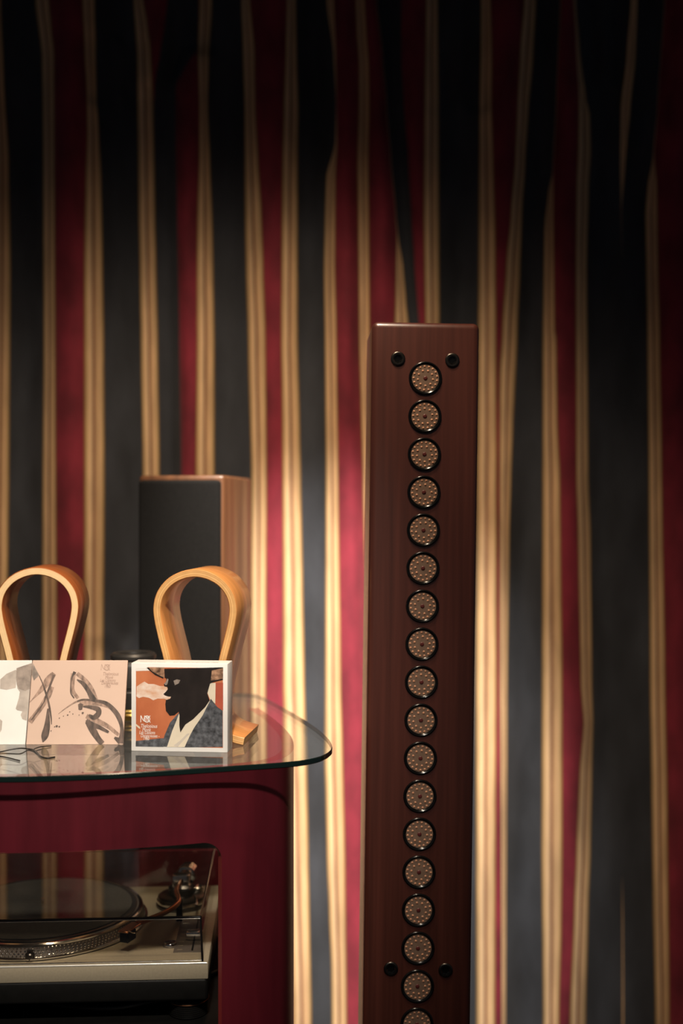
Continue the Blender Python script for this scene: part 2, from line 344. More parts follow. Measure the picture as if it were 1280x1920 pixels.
# every band: kind, left knots (the right limit is the next band's left); y, x of the fabric's stripe limits
bands = [
 ('B', C(-760)), ('T', C(-690)), ('N', C(-660)), ('T', C(-540)), ('B', C(-508)), ('T', C(-450)), ('N', C(-420)),
 ('T', C(-295)), ('B', C(-262)), ('T', C(-205)), ('N', C(-172)),
 ('T', kn(0, -112, 900, -118)), ('B', kn(0, -86, 900, -90)),
 ('T', kn(0, -18, 300, -8, 500, -12, 1000, -18)),
 ('N', kn(0, 2, 150, 8, 300, 17, 500, 20, 640, 19, 900, 17, 1200, 13, 1900, 10)),
 ('T', kn(0, 66, 100, 78, 200, 80, 400, 81, 640, 82, 900, 80, 1200, 79, 1900, 76)),
 ('B', kn(0, 92, 50, 97, 100, 102, 400, 103, 640, 104, 900, 105, 1200, 107, 1900, 106)),
 ('T', kn(0, 154, 100, 158, 170, 162, 250, 163, 330, 160, 500, 158, 900, 158, 1900, 158)),
 ('N', kn(0, 178, 100, 180, 170, 181, 250, 186, 330, 190, 500, 193, 640, 195, 900, 196, 1230, 194, 1900, 192)),
 ('T', kn(0, 250, 100, 256, 200, 257, 300, 259, 400, 260, 500, 262, 640, 264, 890, 268, 1900, 272)),
 ('B', kn(0, 268, 50, 277, 100, 283, 200, 288, 400, 291, 500, 293, 640, 296, 890, 299, 1900, 303)),
 ('N', kn(0, 314, 50, 309, 100, 301, 160, 290, 200, 288, 400, 291, 500, 293, 640, 296, 890, 299, 1900, 303)),
 ('B', kn(0, 372, 90, 370, 130, 345, 160, 329, 220, 329, 400, 332, 640, 336, 890, 340, 1900, 344)),
 ('T', kn(0, 373, 100, 370, 200, 373, 300, 373, 400, 370, 500, 369, 640, 369, 890, 367, 1900, 366)),
 ('N', kn(0, 398, 100, 392, 200, 390, 300, 394, 400, 398, 500, 400, 640, 402, 890, 402, 1900, 402)),
 ('T', kn(0, 452, 100, 455, 200, 458, 400, 459, 500, 461, 640, 465, 900, 471, 1300, 471, 1900, 480)),
 ('B', kn(0, 469, 100, 478, 200, 479, 300, 484, 400, 490, 500, 494, 640, 498, 900, 500, 1100, 499, 1300, 498, 1900, 510)),
 ('T', kn(0, 537, 100, 535, 200, 531, 300, 529, 640, 527, 800, 529, 1100, 531, 1280, 531, 1500, 538, 1900, 549)),
 ('N', kn(0, 555, 100, 557, 200, 560, 300, 558, 640, 558, 800, 562, 900, 564, 1100, 568, 1280, 571, 1430, 575, 1613, 578, 1713, 580, 1913, 584)),
 ('T', kn(0, 612, 100, 625, 200, 630, 270, 628, 330, 611, 400, 609, 500, 607, 640, 609, 900, 611, 1280, 610, 1430, 609, 1500, 611, 1613, 613, 1713, 617, 1813, 621, 1913, 622)),
 ('B', kn(0, 626, 100, 630, 200, 631, 270, 632, 330, 629, 500, 628, 640, 631, 900, 634, 1280, 639, 1430, 643, 1613, 647, 1913, 650)),
 ('T', kn(0, 666, 60, 668, 120, 672, 200, 672, 300, 669, 400, 671, 640, 673, 760, 676, 900, 680, 1280, 690, 1900, 694)),
 ('B', kn(0, 684, 60, 687, 120, 692, 200, 693, 300, 691, 640, 693, 900, 703, 1280, 712, 1900, 716)),
 ('T', kn(0, 705, 100, 716, 200, 724, 300, 732, 400, 741, 440, 744, 500, 742, 560, 741, 620, 739, 1900, 739)),
 ('N', kn(0, 706, 100, 717, 200, 725, 300, 733, 400, 742, 440, 746, 500, 756, 560, 761, 620, 767, 1900, 772)),
 ('B', kn(0, 752, 100, 752, 200, 757, 300, 765, 400, 771, 500, 777, 620, 786, 1900, 790)),
 ('T', kn(0, 798, 200, 795, 400, 794, 620, 797, 1900, 800)),
 ('N', kn(0, 821, 200, 823, 400, 823, 620, 824, 1900, 828)),
 ('T', kn(0, 901, 100, 900, 200, 898, 400, 897, 640, 896, 900, 894, 1280, 892, 1900, 893)),
 ('B', kn(0, 920, 100, 923, 200, 922, 300, 925, 400, 928, 500, 929, 640, 930, 900, 931, 1280, 931, 1500, 929, 1900, 928)),
 ('T', kn(0, 982, 100, 974, 200, 969, 300, 965, 400, 957, 500, 948, 620, 941, 700, 936, 800, 936, 1280, 937, 1600, 939, 1900, 940)),
 ('N', kn(0, 1005, 100, 1000, 200, 991, 300, 985, 400, 979, 500, 975, 620, 970, 800, 962, 900, 958, 1000, 955, 1280, 951, 1900, 948)),
 ('T', kn(0, 1050, 200, 1042, 320, 1036, 360, 1027, 420, 1020, 500, 1019, 640, 1017, 800, 1017, 1280, 1016, 1600, 1015, 1900, 1018)),
 ('B', kn(0, 1051, 200, 1043, 320, 1037, 420, 1038, 620, 1040, 640, 1043, 800, 1045, 900, 1050, 1280, 1054, 1600, 1054, 1750, 1052, 1900, 1048)),
 ('T', kn(0, 1075, 80, 1079, 180, 1084, 280, 1083, 350, 1080, 500, 1079, 900, 1080, 1000, 1083, 1280, 1088, 1355, 1094, 1450, 1086, 1600, 1080, 1700, 1076, 1900, 1068)),
 ('N', kn(0, 1079, 80, 1086, 180, 1098, 210, 1106, 280, 1108, 350, 1104, 500, 1100, 900, 1103, 1000, 1107, 1280, 1110, 1355, 1112, 1450, 1110, 1600, 1107, 1700, 1103, 1900, 1098)),
 ('T', kn(0, 1182, 100, 1174, 200, 1163, 300, 1162, 390, 1164, 500, 1166, 1900, 1166)),
 ('N', kn(0, 1195, 100, 1192, 200, 1182, 300, 1172, 390, 1165, 500, 1166, 1640, 1166, 1750, 1168, 1900, 1169)),
 ('T', kn(0, 1245, 200, 1232, 290, 1224, 350, 1213, 400, 1209, 500, 1211, 620, 1213, 900, 1216, 1280, 1218, 1500, 1221, 1700, 1224, 1900, 1228)),
 ('B', kn(0, 1246, 200, 1233, 290, 1226, 350, 1232, 500, 1234, 620, 1237, 900, 1241, 1280, 1247, 1500, 1251, 1900, 1255)),
 ('T', kn(0, 1325, 900, 1318)), ('N', kn(0, 1352, 900, 1350)), ('T', C(1480)), ('B', C(1512)), ('T', C(1575)), ('N', C(1606)),
 ('T', C(1730)), ('B', C(1762)), ('T', C(1820)), ('N', C(1850)), ('T', C(1990)), ('B', C(2020)), ('end', C(2100)),
]
def interp(k, y):
    if y <= k[0][0]: return k[0][1]
    for (y0, x0), (y1, x1) in zip(k, k[1:]):
        if y <= y1:
            t = (y - y0) / (y1 - y0); s = t * t * (3 - 2 * t)
            t = 0.5 * t + 0.5 * s
            return x0 + (x1 - x0) * t
    return k[-1][1]

def build_curtain():
    rows = 150; y0, y1 = -155.0, 1962.0
    nb = len(bands) - 1
    sub = [6 if bands[i][0] == 'T' else 9 for i in range(nb)]
    per = sum(sub) + 1
    V, T_ = [], []
    for r in range(rows + 1):
        y = y0 + (y1 - y0) * r / rows
        z = CAMZ + (960 - y) * DC / F
        xs = [interp(b[1], y) for b in bands]
        for i in range(1, len(xs)): xs[i] = max(xs[i], xs[i - 1] + 0.02)
        knots = [(xs[0] - 60, 0.0)]
        for i in range(nb):
            k = bands[i][0]; wd = xs[i + 1] - xs[i]; c = 0.5 * (xs[i] + xs[i + 1])
            if k == 'T':
                if 0 < i < nb - 1 and bands[i - 1][0] == bands[i + 1][0] and wd > 12: knots.append((c, 0.008))
                continue
            a = min(1.0, wd / 55.0)
            d = (0.030 if k == 'N' else -0.026) * a
            if k == 'N' and wd > 75:      # a wide navy field sags in a double trough
                knots.append((c - wd * 0.24, d)); knots.append((c + 0.03 * wd, d * 0.35)); knots.append((c + wd * 0.28, d))
            elif wd > 4: knots.append((c, d))
        knots.append((xs[-1] + 60, 0.0))
        ki = 0
        for i in range(nb):
            n = sub[i]
            for s in range(n + (1 if i == nb - 1 else 0)):
                t = s / n; px = xs[i] + (xs[i + 1] - xs[i]) * t
                while ki < len(knots) - 2 and knots[ki + 1][0] < px: ki += 1
                (a0, d0), (a1, d1) = knots[ki], knots[ki + 1]
                u = min(1, max(0, (px - a0) / max(1e-6, a1 - a0))); u = 0.5 - 0.5 * math.cos(math.pi * u)
                d = d0 + (d1 - d0) * u
                d += 0.006 * math.sin(px * 0.013 + y * 0.0045) + 0.003 * math.sin(px * 0.05 + y * 0.013 + 1.7)
                D = DC + d
                V.append(((px - 640) * D / F, D, z))
                T_.append(t if bands[i][0] == 'T' else (1.0 if (s == 0 and i > 0 and bands[i - 1][0] == 'T') else 0.0))
    Fc, mi = [], []
    midx = {'N': 0, 'B': 1, 'T': 2}
    for r in range(rows):
        c = 0
        for i in range(nb):
            for s in range(sub[i]):
                a = r * per + c
                q = (a, a + per, a + per + 1, a + 1)
                if (V[a + 1][0] - V[a][0]) > 4e-5 or (V[a + per + 1][0] - V[a + per][0]) > 4e-5:
                    Fc.append(q); mi.append(midx[bands[i][0]])
                c += 1
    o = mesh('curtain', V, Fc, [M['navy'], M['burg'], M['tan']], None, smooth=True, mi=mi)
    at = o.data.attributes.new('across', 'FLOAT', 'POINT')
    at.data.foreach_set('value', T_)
    tag(o, 'floor-length velvet curtain striped in navy, burgundy and tan behind everything', 'curtain')
build_curtain()

# ------------------------------------------------------------------ cabinet frame of reference
TH = math.radians(3.0)
OX, OY = -0.4256, 1.49
def W(u, v): return (OX + u * math.cos(TH) - v * math.sin(TH), OY + u * math.sin(TH) + v * math.cos(TH))
ZG = 0.954            # top of the glass
GT = 0.008

# cabinet
cab = empty('media_cabinet', (OX, OY, 0), (0, 0, TH))
tag(cab, 'burgundy wooden media cabinet with a bowed front and an open bay', 'cabinet')
half = [(0, 0.03), (0.1, 0.036), (0.2, 0.054), (0.27, 0.074), (0.315, 0.094), (0.345, 0.122), (0.360, 0.16), (0.3650, 0.21), (0.3600, 0.30), (0.3380, 0.42), (0.3050, 0.55)]
path = [(-u, v, 0) for u, v in reversed(half[1:])] + [(u, v, 0) for u, v in half]
cp = catmull(path, 10)
def shell_panel():
    # arc-length columns, refined at the bay's rounded corners
    U0, R, ZT, ZB, ZTOP = 0.2640, 0.026, 0.8445, 0.50, ZG - GT
    cols = [(p.x, p.y) for p in cp]
    extra = []
    for s in (-1, 1):
        for k in range(0, 9):
            uu = s * (U0 - R + R * math.sin(math.pi / 2 * k / 8)); extra.append(uu)
    def v_at(u):
        for a, b in zip(cols, cols[1:]):
            if a[0] <= u <= b[0] and b[0] > a[0]: return a[1] + (b[1] - a[1]) * (u - a[0]) / (b[0] - a[0])
    cols2 = cols + [(u, v_at(u)) for u in extra]
    key = lambda c: (c[0], 0)
    left = [c for c in cols2 if c[0] < 0 and c[1] > 0.165]; right = [c for c in cols2 if c[0] > 0 and c[1] > 0.165]; mid = sorted([c for c in cols2 if c[1] <= 0.165])
    left.sort(key=lambda c: -c[1]); right.sort(key=lambda c: c[1])
    cs = left + mid + right
    out = [cs[0]]
    for c in cs[1:]:
        if math.hypot(c[0] - out[-1][0], c[1] - out[-1][1]) > 2e-4: out.append(c)
    cs = out
    def zt(u):
        a = abs(u)
        if a <= U0 - R: return ZT
        return ZT - R + math.sqrt(max(0, R * R - (a - (U0 - R)) ** 2))
    def zb(u):
        a = abs(u)
        if a <= U0 - R: return ZB
        return ZB + R - math.sqrt(max(0, R * R - (a - (U0 - R)) ** 2))
    V, Fc = [], []
    idx = {}
    for i, (u, v) in enumerate(cs):
        inb = abs(u) <= U0 + 1e-6
        zz = [0.0, 0.25, zb(u) if inb else ZB + R, zt(u) if inb else ZT - R, ZTOP - 0.04, ZTOP]
        for j, z in enumerate(zz):
            idx[i, j] = len(V); V.append((u, v, z))
    for i in range(len(cs) - 1):
        um = 0.5 * (cs[i][0] + cs[i + 1][0])
        for j in range(5):
            if j == 2 and abs(um) < U0: continue
            Fc.append((idx[i, j], idx[i + 1, j], idx[i + 1, j + 1], idx[i, j + 1]))
    o = mesh('shell', V, Fc, [M['cab'], M['cab_edge'], M['lining']], cab)
    md = o.modifiers.new('thickness', 'SOLIDIFY'); md.thickness = 0.018; md.offset = -1; md.use_rim = True; md.material_offset_rim = 1; md.material_offset = 2; md.use_even_offset = True
    dg = bpy.context.evaluated_depsgraph_get(); dg.update()
    me = bpy.data.meshes.new_from_object(o.evaluated_get(dg)); o.modifiers.clear(); o.data = me
    return auto(o, 35)
shell_panel()
def board(name, zc, th):
    inn = [(p.x * 0.945, p.y + 0.022) for p in cp if p.y < 0.545]
    n = len(inn)
    V = [(u, v, zc - th / 2) for u, v in inn] + [(u, v, zc + th / 2) for u, v in inn]
    Fc = [list(reversed(range(n))), list(range(n, 2 * n))] + [(i, (i + 1) % n, n + (i + 1) % n, n + i) for i in range(n)]
    mesh(name, V, Fc, M['black'], cab)
board('shelf', 0.524, 0.02)
board('bottom_panel', 0.06, 0.02)
box('back_panel', (0, 0.5745, 0.375), (0.570, 0.010, 0.62), M['cab'], cab, 0.002)

# glass top
gh = [(0, -0.003), (0.09, 0.004), (0.1844, 0.0224), (0.29, 0.048), (0.362, 0.069), (0.398, 0.095), (0.417, 0.135), (0.4215, 0.180), (0.4145, 0.255), (0.3924, 0.358), (0.3489, 0.512), (0.3085, 0.635), (0.285, 0.664), (0.24, 0.675), (0.12, 0.680), (0, 0.681)]
outl = [(u, v, 0) for u, v in gh] + [(-u, v, 0) for u, v in reversed(gh[1:-1])]
go = catmull(outl, 8, True)
def build_glass():
    root = empty('glass_tabletop', (OX, OY, ZG - GT), (0, 0, TH))
    tag(root, 'clear glass tabletop with dark green edge resting on the burgundy cabinet', 'tabletop')
    bv = 0.0012
    n = len(go)
    def inset(d):
        r = []
        for i in range(n):
            t = (go[(i + 1) % n] - go[i - 1]).normalized(); r.append(go[i] + Vector((-t.y, t.x, 0)) * d)
        return r
    gi = inset(bv)
    V = [(p.x, p.y, 0) for p in gi] + [(p.x, p.y, GT) for p in gi]
    Fc = [list(reversed(range(n))), list(range(n, 2 * n))]
    mesh('pane', V, Fc, M['glass'], root)
    V = [(p.x, p.y, 0) for p in gi] + [(p.x, p.y, bv) for p in go] + [(p.x, p.y, GT - bv) for p in go] + [(p.x, p.y, GT) for p in gi]
    Fc = []
    for k in range(3):
        for i in range(n):
            j = (i + 1) % n; Fc.append((k * n + i, k * n + j, (k + 1) * n + j, (k + 1) * n + i))
    e = mesh('ground_edge', V, Fc, M['glass_edge'], root)
    auto(e, 30)
    e['label'] = 'dark green ground edge of the glass'
build_glass()

# ------------------------------------------------------------------ line-source speaker column
def build_column():
    root = empty('column_loudspeaker', (0.1095, 1.7526, 0), (0, 0.0131, 0.031))
    tag(root, 'tall dark mahogany column loudspeaker with a row of small round drivers', 'loudspeaker')
    Wd, Dp, H = 0.1665, 0.155, 1.573
    bm = bmesh.new(); add_box(bm, (0, Dp / 2, H / 2 + 0.02), (Wd, Dp, H - 0.04 + 0.04), 0.010, 5)
    auto(bm_obj('cabinet', bm, M['col'], root), 40)
    box('foot_plate', (0, Dp / 2, 0.01), (0.30, 0.30, 0.02), M['black'], root, 0.004)
    z0, pitch = 1.5062, 0.05854
    def bezel():
        bm = bmesh.new()
        lathe(bm, [(0.0258, 0.001), (0.0258, -0.0022), (0.0252, -0.0034), (0.0242, -0.0040), (0.0232, -0.0036), (0.0222, -0.0030), (0.0208, -0.0022), (0.0206, -0.0015)], 48, 'Y')
        me = bpy.data.meshes.new('driver_bezel'); bm.to_mesh(me); bm.free(); return me
    def plate():
        bm = bmesh.new(); lathe(bm, [(0.0213, -0.0022), (0.015, -0.0024), (0.007, -0.0025), (0, -0.0025)], 36, 'Y')
        me = bpy.data.meshes.new('grille_plate'); bm.to_mesh(me); bm.free(); return me
    def dots():
        bm = bmesh.new()
        for n, r, h in ((17, 0.0182, -0.0024), (9, 0.0118, -0.0026)):
            for k in range(n):
                a = 2 * math.pi * k / n + r * 40
                lathe(bm, [(0.0019, h + 0.0003), (0.0017, h - 0.0002), (0, h - 0.0004)], 10, 'Y', (r * math.cos(a), 0, r * math.sin(a)))
        me = bpy.data.meshes.new('perforation_ring'); bm.to_mesh(me); bm.free(); return me
    def cap():
        bm = bmesh.new(); lathe(bm, [(0.0034, -0.0022), (0.0031, -0.0029), (0.0018, -0.0032), (0, -0.0030)], 18, 'Y')
        me = bpy.data.meshes.new('dust_cap'); bm.to_mesh(me); bm.free(); return me
    B, P, D_, K = bezel(), plate(), dots(), cap()
    for me in (B, P, D_, K):
        for p in me.polygons: p.use_smooth = True
    B.set_sharp_from_angle(angle=math.radians(60))
    for i in range(22):
        z = z0 - pitch * i
        b = link_mesh('driver_bezel', B, M['black_gloss'], root, (0, 0.0016, z), (0, random.uniform(0, 6.28), 0))
        link_mesh('grille_plate', P, M['plate'], b)
        link_mesh('perforation_ring', D_, M['dot'], b)
        link_mesh('dust_cap', K, M['cap'], b)
    def screw(x, z):
        bm = bmesh.new()
        lathe(bm, [(0.0112, 0.001), (0.0112, -0.0006), (0.0104, -0.0016), (0.0092, -0.0020), (0.0066, -0.0016)], 32, 'Y')
        s = auto(bm_obj('socket_screw', bm, M['steel'], root, (x, 0, z)), 40)
        bm = bmesh.new(); lathe(bm, [(0.0067, -0.0016), (0.0052, -0.0012), (0.0048, -0.0004), (0, -0.0003)], 6, 'Y')
        bm_obj('hex_socket', bm, M['black_gloss'], s, None, (0, 0.3, 0))
    for x, z in ((-0.0427, 1.5355), (0.0412, 1.5345), (-0.0413, 0.596), (0.0432, 0.594)): screw(x, z)
build_column()

# ------------------------------------------------------------------ tower speaker behind the table
def build_tower():
    root = empty('tower_loudspeaker', (-0.3145, 2.233, 0), (0, 0, math.radians(-8.7)))
    tag(root, 'cherry wood loudspeaker with black cloth front behind the headphone stands', 'loudspeaker')
    wd, dp, H = 0.172, 0.236, 1.372
    box('cabinet', (0, dp / 2, H / 2), (wd, dp, H), M['spk'], root, 0.006, 3)
    bm = bmesh.new(); add_box(bm, (0, -0.008, 0.90), (wd - 0.008, 0.022, 0.925), 0.008, 4)
    auto(bm_obj('grille', bm, M['blackcloth'], root), 60)
    box('plinth', (0, dp / 2, 0.012), (wd + 0.06, dp + 0.06, 0.024), M['black'], root, 0.004)
build_tower()

# ------------------------------------------------------------------ headphone stands
prof = [(0, 25.5), (2.0, 25.15), (3.9, 24.1), (5.25, 22.4), (5.78, 20.4), (5.6, 18.3), (4.95, 15.5), (4.3, 13), (3.45, 9.2), (2.85, 6.3), (2.68, 4.5), (3.15, 2.75), (4.5, 1.55), (6.0, 0.95), (7.4, 0.62)]
def build_stand(label, loc, rz, ven, ply, depth=0.108):
    root = empty('headphone_stand', loc, (0, 0, rz))
    tag(root, label, 'headphone stand', 'bentwood headphone stands on the glass')
    full = [(-x / 100, z / 100, 0) for x, z in reversed(prof[1:])] + [(x / 100, z / 100, 0) for x, z in prof]
    P = catmull(full, 6); n = len(P); hw = 0.006; bv = 0.0012; K = 6
    # cross-section ring per path point: front face split in K layers
    sec = []      # (across -hw..hw, depth)
    def ring(i):
        t = (P[min(i + 1, n - 1)] - P[max(i - 1, 0)]).normalized(); nr = Vector((-t.y, t.x))
        out = []
        for k in range(K + 1):
            a = -hw + bv + (2 * hw - 2 * bv) * k / K; out.append((a, 0.0, k / K))
        out.append((hw, bv, 1)); out.append((hw, depth - bv, 1))
        for k in range(K, -1, -1):
            a = -hw + bv + (2 * hw - 2 * bv) * k / K; out.append((a, depth, k / K))
        out.append((-hw, depth - bv, 0)); out.append((-hw, bv, 0))
        return [(P[i].x + nr.x * a, d, P[i].y + nr.y * a, tt) for a, d, tt in out]
    V, T_, Fc, mi = [], [], [], []
    m = 2 * (K + 1) + 4
    for i in range(n):
        for x, y, z, tt in ring(i): V.append((x, y, max(z, 0.0))); T_.append(tt)
    for i in range(n - 1):
        for k in range(m):
            a, b = i * m + k, i * m + (k + 1) % m
            Fc.append((a, a + m, b + m, b)); mi.append(1 if (k < K or K + 3 <= k < 2 * K + 3) else 0)
    Fc.append(list(range(m))); mi.append(1); Fc.append(list(range((n - 1) * m, n * m))); mi.append(1)
    me = bpy.data.meshes.new('bent_loop'); me.from_pydata(V, [], Fc)
    # separate veneer faces and plywood edges into two parts sharing the same shape
    for want, nm, mt in ((0, 'veneer_band', ven), (1, 'plywood_edge', ply)):
        bm = bmesh.new(); bm.from_mesh(me)
        bm.faces.ensure_lookup_table()
        lay = bm.verts.layers.float.new('across')
        for v, t in zip(bm.verts, T_): v[lay] = t
        bmesh.ops.recalc_face_normals(bm, faces=bm.faces)
        bm.faces.ensure_lookup_table()
        bmesh.ops.delete(bm, geom=[f for f, q in zip(list(bm.faces), mi) if q != want], context='FACES')
        auto(bm_obj(nm, bm, mt, root), 45)
    return root
build_stand('light cherry bentwood headphone stand behind the white boxed disc set', (-0.2180, 1.692, ZG), math.radians(-7), M['ven2'], M['ply2'])
build_stand('dark cherry bentwood headphone stand with pale edges behind the pink sleeve', (-0.4690, 1.752, ZG), math.radians(4), M['ven1'], M['ply1'])

# ------------------------------------------------------------------ monogram and handwriting used on both covers
def monogram(parent, x, z, s, off, mat, th):
    L = []
    L.append(([(x, z), (x + 0.02 * s, z + s)], th)); L.append(([(x + 0.02 * s, z + s), (x + 0.28 * s, z + 0.45 * s), (x + 0.55 * s, z + 0.15 * s)], th))
    L.append(([(x + 0.55 * s, z + 0.15 * s), (x + 0.58 * s, z + s)], th))
    c = [(x + 0.92 * s + 0.42 * s * math.cos(a * math.pi / 8), z + 0.5 * s + 0.46 * s * math.sin(a * math.pi / 8)) for a in range(17)]
    L.append((c, th))
    L.append(([(x + 0.78 * s, z + 0.05 * s), (x + 0.78 * s, z + 0.95 * s)], th)); L.append(([(x + 0.78 * s, z + 0.9 * s), (x + 1.42 * s, z + 0.0 * s)], th))
    L.append(([(x + 1.05 * s, z + 0.05 * s), (x + 1.08 * s, z + 0.95 * s)], th)); L.append(([(x + 1.38 * s, z + 1.0 * s), (x + 1.05 * s, z + 0.5 * s)], th))
    return strokes('monogram', L, mat, parent, off)

# ------------------------------------------------------------------ white boxed disc set
def build_box():
    wd, dp, H = 0.1412, 0.038, 0.1275
    rz = math.radians(-5.0)
    root = empty('disc_box', (-0.2340, 1.6420, ZG), (0, 0, rz))
    tag(root, 'white boxed disc set with an orange portrait cover standing on the glass', 'disc box')
    box('slipcase', (0, dp / 2, H / 2), (wd, dp, H), M['white'], root, 0.0008, 2)
    # picture: coordinates of the cover in fractions of the front face
    def q(x, y): return (-wd / 2 + x * wd, H - y * H)
    pic = flat('cover_picture', [q(.049, .088), (q(.17, .086)), q(.17, .047), q(.952, .047), q(.952, .948), q(.049, .942)], M['orange'], root, 0.0002)
    def g(x, y): return q((x - 58) / 1137.0, (y - 132) / 1062.0 + (x - 58) * -0.0000378)   # from the 6.4x crop
    pr = lambda nm, pts, mt, off: flat(nm, [g(*p) for p in pts], M[mt], pic, off)
    pr('backdrop_notch', [(112, 195), (252, 195), (275, 232), (112, 232)], 'whiteprint', 0.0003)
    pr('pale_cloud', [(122, 420), (170, 385), (215, 362), (260, 392), (330, 395), (395, 420), (470, 425), (498, 455), (470, 490), (440, 520), (470, 540), (530, 565), (500, 588), (440, 575), (370, 570), (320, 590), (270, 560), (200, 545), (150, 560), (120, 540)], 'smoke', 0.0003)
    pr('dark_sill', [(112, 1075), (430, 1048), (470, 1060), (440, 1155), (110, 1142)], 'jacket', 0.0003)
    pr('window_light', [(985, 400), (1055, 400), (1050, 650), (990, 600), (960, 520)], 'shirt', 0.0003)
    pr('red_panel', [(1055, 400), (1143, 400), (1143, 730), (1080, 700), (1050, 650)], 'redprint', 0.0003)
    # a generic figure in a hat, jacket and open collar
    pr('figure_jacket', [(620, 750), (520, 860), (455, 1010), (415, 1150), (700, 1165), (1138, 1170), (1138, 735), (1075, 690), (1000, 590), (900, 700), (760, 850), (690, 900)], 'jacket', 0.0004)
    pr('figure_shirt', [(628, 745), (590, 850), (545, 960), (500, 1100), (482, 1155), (690, 1162), (760, 1010), (800, 935), (900, 790), (990, 610), (960, 610), (850, 760), (690, 880), (640, 985)], 'shirt', 0.0005)
    pr('figure_lapel_gap', [(560, 1140), (640, 1080), (720, 1000), (752, 1000), (650, 1110), (610, 1158)], 'card', 0.0006)
    pr('figure_head', [(450, 215), (455, 320), (478, 335), (470, 370), (444, 400), (452, 425), (485, 432), (492, 460), (470, 490), (440, 518), (460, 535), (530, 560), (470, 590), (462, 640), (470, 720), (515, 780), (570, 775), (620, 735), (630, 780), (628, 900), (640, 985), (700, 890), (790, 830), (930, 690), (985, 610), (958, 520), (990, 405), (1030, 390), (1140, 365), (1143, 215)], 'darkprint', 0.0006)
    pr('figure_hat_brim', [(240, 195), (450, 195), (452, 318), (438, 325), (350, 282), (290, 245)], 'hatprint', 0.0005)
    pr('figure_hat_brim', [(1010, 250), (1143, 225), (1143, 350), (1070, 365), (1000, 370)], 'hatprint', 0.0007)
    pr('figure_hat_edge', [(240, 195), (268, 195), (300, 238), (440, 318), (436, 330), (340, 285)], 'darkprint', 0.0007)
    pr('figure_highlight', [(560, 360), (600, 345), (640, 355), (620, 395), (575, 415)], 'greyprint', 0.0007)
    pr('figure_highlight', [(448, 395), (470, 372), (488, 330), (500, 345), (488, 400), (470, 415)], 'greyprint', 0.0007)
    pr('figure_smoke_wisp', [(440, 545), (530, 552), (520, 575), (480, 588), (450, 575)], 'smoke', 0.0008)
    pr('printed_stroke', [(112, 868), (160, 905), (165, 930), (150, 925), (112, 890)], 'shirt', 0.0004)
    a = g(172, 852); monogram(pic, a[0], a[1], 0.0100, 0.0009, M['whiteprint'], 0.0010)
    for s, x, y, sz in (('Thelonious', 168, 915, 0.0078), ('Monk', 188, 960, 0.0078), ('Les Liaisons', 152, 990, 0.0070), ('Dangereuses -', 170, 1030, 0.0068), ('1960', 198, 1065, 0.0066)):
        p = g(x, y); text_mesh('handwriting', s, sz, M['whiteprint'], pic, (p[0], -0.0009, p[1]), shear=0.25, sx=0.70)
    # spine lettering along the top face
    text_mesh('spine_lettering', 'Thelonious Monk  \u2014  Les liaisons dangereuses 1960', 0.0078, M['greytext'], root, (-wd / 2 + 0.009, 0.010, H + 0.0002), rot=(0, 0, 0), sx=0.70)
build_box()

